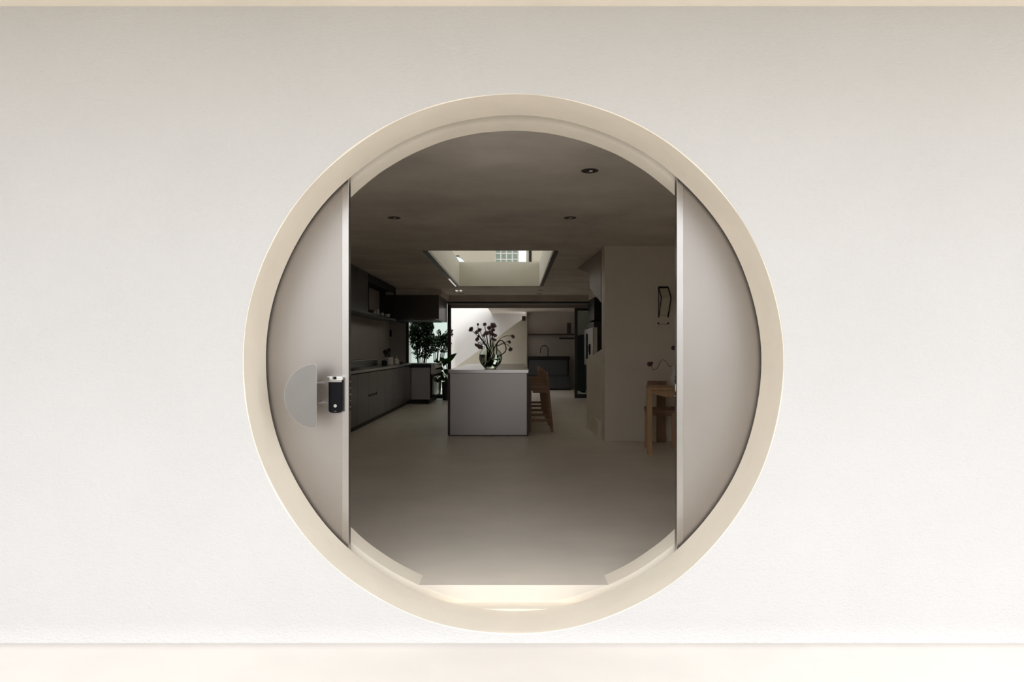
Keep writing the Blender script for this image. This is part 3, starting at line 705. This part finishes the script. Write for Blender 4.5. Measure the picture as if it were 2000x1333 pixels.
for i, (px, py, rp, dy, lb, kd) in enumerate(spots):
    Y = YV+dy; P = W(px, py, Y); r = rp*Y/F
    base = Vector((VX+rng.uniform(-.07,.07), YV+rng.uniform(-.06,.06), IH+rng.uniform(.02,.05)))
    mx = max(-.07, min(.07, (P.x-VX)*.45)); mouth = Vector((VX+mx+rng.uniform(-.01,.01), YV+dy*.5, IH+.345))
    mid = Vector((VX+mx*.3-base.x*0+rng.uniform(-.05,.05), YV+rng.uniform(-.04,.04), IH+.18))
    t = thing('scabious_flower', lb, 'flower', tuple(P), group='mauve flowers in the island vase')
    pts = [base, mid, mouth]+[W(a_, b_, YV+dy*(.5+.1*j)) for j, (a_, b_) in enumerate(curves_px.get(i, []))]+[P]
    part('stem', MB().tube([p-P for p in spline(pts, 5)], .0048 if kd != 'bud' else .0035, 6), stem_m, t)
    out = (P-mouth); fc = Vector((out.x*2.5, -.8, .45 if i not in (15,16,19) else -.5))
    if kd == 'bud':
        part('bud', sphere_mb(r, (0,0,0), 1, 1.1), stem_m if i == 14 else petal_c, t)
    else:
        part('petals', bloom_mesh(r*1.12, rng, 15, fc), petal_m, t)
        part('flower_centre', sphere_mb(r*(.72 if kd == 'f' else .45)), petal_m if kd == 'f' else petal_c, t)
lp_ = [W(970,700,YV), W(970.5,676,YV), W(973,668.5,YV), W(978.5,665.5,YV), W(984,669,YV), W(988,678,YV), W(988,684,YV), W(984,690,YV), W(976,695,YV)]
lo = thing('looping_stem', 'bare thick green stem looping out of the vase and back at the right', 'stem', tuple(lp_[0]))
part('stem', MB().tube([p-lp_[0] for p in spline(lp_, 6)], .008, 8), stem_m, lo)
# a little foliage stands in the water
mb = MB()
for k in range(12):
    c = Vector((rng.uniform(-.10,.10), rng.uniform(-.08,.08), rng.uniform(.05,.15))); d = Vector((rng.uniform(-1,1), rng.uniform(-.5,.5), rng.uniform(-.2,1))).normalized()*.045
    s_ = d.cross(Vector((0,1,.3))).normalized()*.012
    v = [mb.bm.verts.new(c+p) for p in (-d, s_, d, -s_)]; mb.bm.faces.new(v)
    v2 = [mb.bm.verts.new(c+p+Vector((0,.002,0))) for p in (-d, s_, d, -s_)]; mb.bm.faces.new(v2[::-1])
fo = mb.done('leaf_cluster', leaf_m); fo.location = (VX, YV, IH); tag(fo, 'green leaves standing in the water of the round glass vase', 'leaves'); fo['kind'] = 'stuff'

# two plum flowers in the table vase
VT = Vector((Xp(1319.5, 8.2), 8.2, .7725))
def S3(x, y): return W(1080+x/3.1, 470+y/3.1, 8.18)
for bl, lb, ptl, rr in ((S3(588,748), 'plum flower drooping at the left of the table vase on a wavy stem', [VT+Vector((0,0,.02)), VT+Vector((-.02,0,.22)), S3(705,762), S3(683,732), S3(660,724), S3(646,745), S3(632,772), S3(612,784), S3(600,770)], 5.6*8.2/F),
                      (S3(733,650), 'upright plum flower standing in the table vase', [VT+Vector((.01,0,.02)), VT+Vector((0,.01,.22)), S3(742,720), S3(740,682)], 5.6*8.2/F)):
    t = thing('plum_flower', lb, 'flower', tuple(bl))
    part('stem', MB().tube([p-bl for p in spline(ptl+[bl], 5)], .0035, 6), stem_m, t)
    part('petals', bloom_mesh(rr*1.1, rng, 16, Vector((-.3,-.6,.5))), petal_r, t)
    part('flower_centre', sphere_mb(rr*.6), petal_r, t)

# ---------------------------------------------------------------- potted plants at the back left
def foliage(c, rx, ry, rz, n, size, rng, droop=.2):
    mb = MB()
    for k in range(n):
        while True:
            p = Vector((rng.uniform(-1,1), rng.uniform(-1,1), rng.uniform(-1,1)))
            if .25 < p.length < 1: break
        q = Vector((p.x*rx, p.y*ry, p.z*rz))+c
        d = Vector((rng.uniform(-1,1), rng.uniform(-1,1), rng.uniform(-1,.8))).normalized(); s_ = d.cross(Vector((rng.uniform(-1,1),rng.uniform(-1,1),1))).normalized()
        nn = d.cross(s_); l = size*rng.uniform(.7,1.3)
        v = [mb.bm.verts.new(q+x) for x in (d*-l, s_*l*.42-d*l*.1+nn*l*.08, s_*l*.34+d*l*.45, d*l, -s_*l*.34+d*l*.45, -s_*l*.42-d*l*.1+nn*l*.08)]
        m = mb.bm.verts.new(q)
        for i in range(6): mb.bm.faces.new([v[i], v[(i+1)%6], m])
    return mb
def tree(label, px, Y, pot_r, pot_h, blobs, rng, leaf, group='leafy shrubs behind the range'):
    x = Xp(px, Y); t = thing('potted_shrub', label, 'plant', (x, Y, 0), group=group)
    pt = part('pot', MB().lathe([(pot_r*.75,0),(pot_r*.8,.01),(pot_r,pot_h),(pot_r*.9,pot_h),(pot_r*.85,pot_h-.04)], (0,0,0), 28), pot_m, t)
    part('soil', MB().lathe([(.01,pot_h-.03),(pot_r*.87,pot_h-.035)], (0,0,0), 20), soil_m, pt)
    fm = None
    for bi, (bx, by, rx, rz, n) in enumerate(blobs):
        c = W(bx, by, Y+rng.uniform(-.1,.1))-Vector((x, Y, 0))
        m_ = foliage(c, rx, rx*.8, rz, n, leaf, rng)
        f = part('foliage', m_, leaf_m, t); f['kind'] = 'stuff'
        br = [(rng.uniform(-.03,.03), 0, pot_h-.03), (c.x*.4, 0, pot_h*.6+c.z*.35), (c.x*.8, c.y, c.z-rz*.5), (c.x, c.y, c.z+rz*.5)]
        part('stem', MB().tube(spline(br, 4), .014, 6, .006), bark_m, t)
    return t
rp = random.Random(5)
tree('dense dark leafy shrub behind the cooking range, under the hood', 822, 18.0, .2, .4,
     [(818,640,.25,.27,760),(836,640,.16,.22,420),(808,655,.14,.17,260),(838,662,.17,.18,300),(812,672,.17,.16,160),(840,680,.15,.15,130),(826,668,.19,.22,430),(832,690,.13,.16,120),(815,690,.14,.16,80)], rp, .045)
tree('lighter leafy shrub at the right of the glass panel, beside the dark post', 850, 18.6, .18, .4,
     [(850,668,.17,.16,260),(868,663,.13,.16,210),(878,650,.11,.15,110),(860,662,.12,.12,110),(868,680,.16,.14,120),(876,676,.10,.13,60),(846,684,.14,.10,70),(858,650,.07,.08,26)], rp, .045)
pl = thing('broad_leaf_plant', 'potted plant with broad green leaves at the left of the island', 'plant', (-1.61, 16.55, 0))
pt = part('pot', MB().lathe([(.14,0),(.15,.01),(.17,.44),(.155,.44),(.15,.40)], (0,0,0), 28), pot_m, pl)
part('soil', MB().lathe([(.01,.41),(.15,.405)], (0,0,0), 20), soil_m, pt)
def big_leaf(base, tip, w, m=leaf_b, up=Vector((0,-1,.3)), n=7):
    base, tip = Vector(base), Vector(tip); d = tip-base; s_ = d.cross(up).normalized(); nrm = s_.cross(d).normalized()
    mb = MB(); rows = []
    for k in range(n+1):
        u = k/n; ww = w*math.sin(PI*min(1,u*.93+.07))**.75*(1-.25*u)
        c = base+d*u+nrm*(-.12*d.length*(u-.5)**2*4+.03)
        rows.append([mb.bm.verts.new(c-s_*ww+nrm*ww*.25), mb.bm.verts.new(c), mb.bm.verts.new(c+s_*ww+nrm*ww*.25)])
    for i in range(n):
        for j in range(2):
            f = mb.bm.faces.new([rows[i][j], rows[i][j+1], rows[i+1][j+1], rows[i+1][j]]); f.smooth = True
    bmesh.ops.solidify(mb.bm, geom=mb.bm.faces[:], thickness=.003)
    return mb
o0 = Vector((-1.61, 16.55, 0))
leaves = [((871,710),(892,690),.075),((872,712),(859,698),.07),((858,716),(852,700),.04),((866,722),(846,716),.06),((866,728),(848,738),.06),((868,722),(878,735),.06),
          ((866,716),(872,700),.05),((864,735),(855,748),.05),((868,738),(876,752),.05),((860,708),(846,706),.03),((870,728),(884,724),.05),((866,745),(862,728),.05)]
for (b0, t0, w) in leaves:
    yb = 16.55+rp.uniform(-.15,.15); A = W(*b0, yb)-o0; B = W(*t0, yb+rp.uniform(-.08,.08))-o0
    lf = part('leaf', big_leaf(A, B, w), leaf_b, pl)
    part('leaf_stalk', MB().tube(spline([(rp.uniform(-.03,.03),0,.40), (A.x*.5,A.y*.5,(A.z+.4)/2), tuple(A)], 4), .006, 6), stem_m, lf)
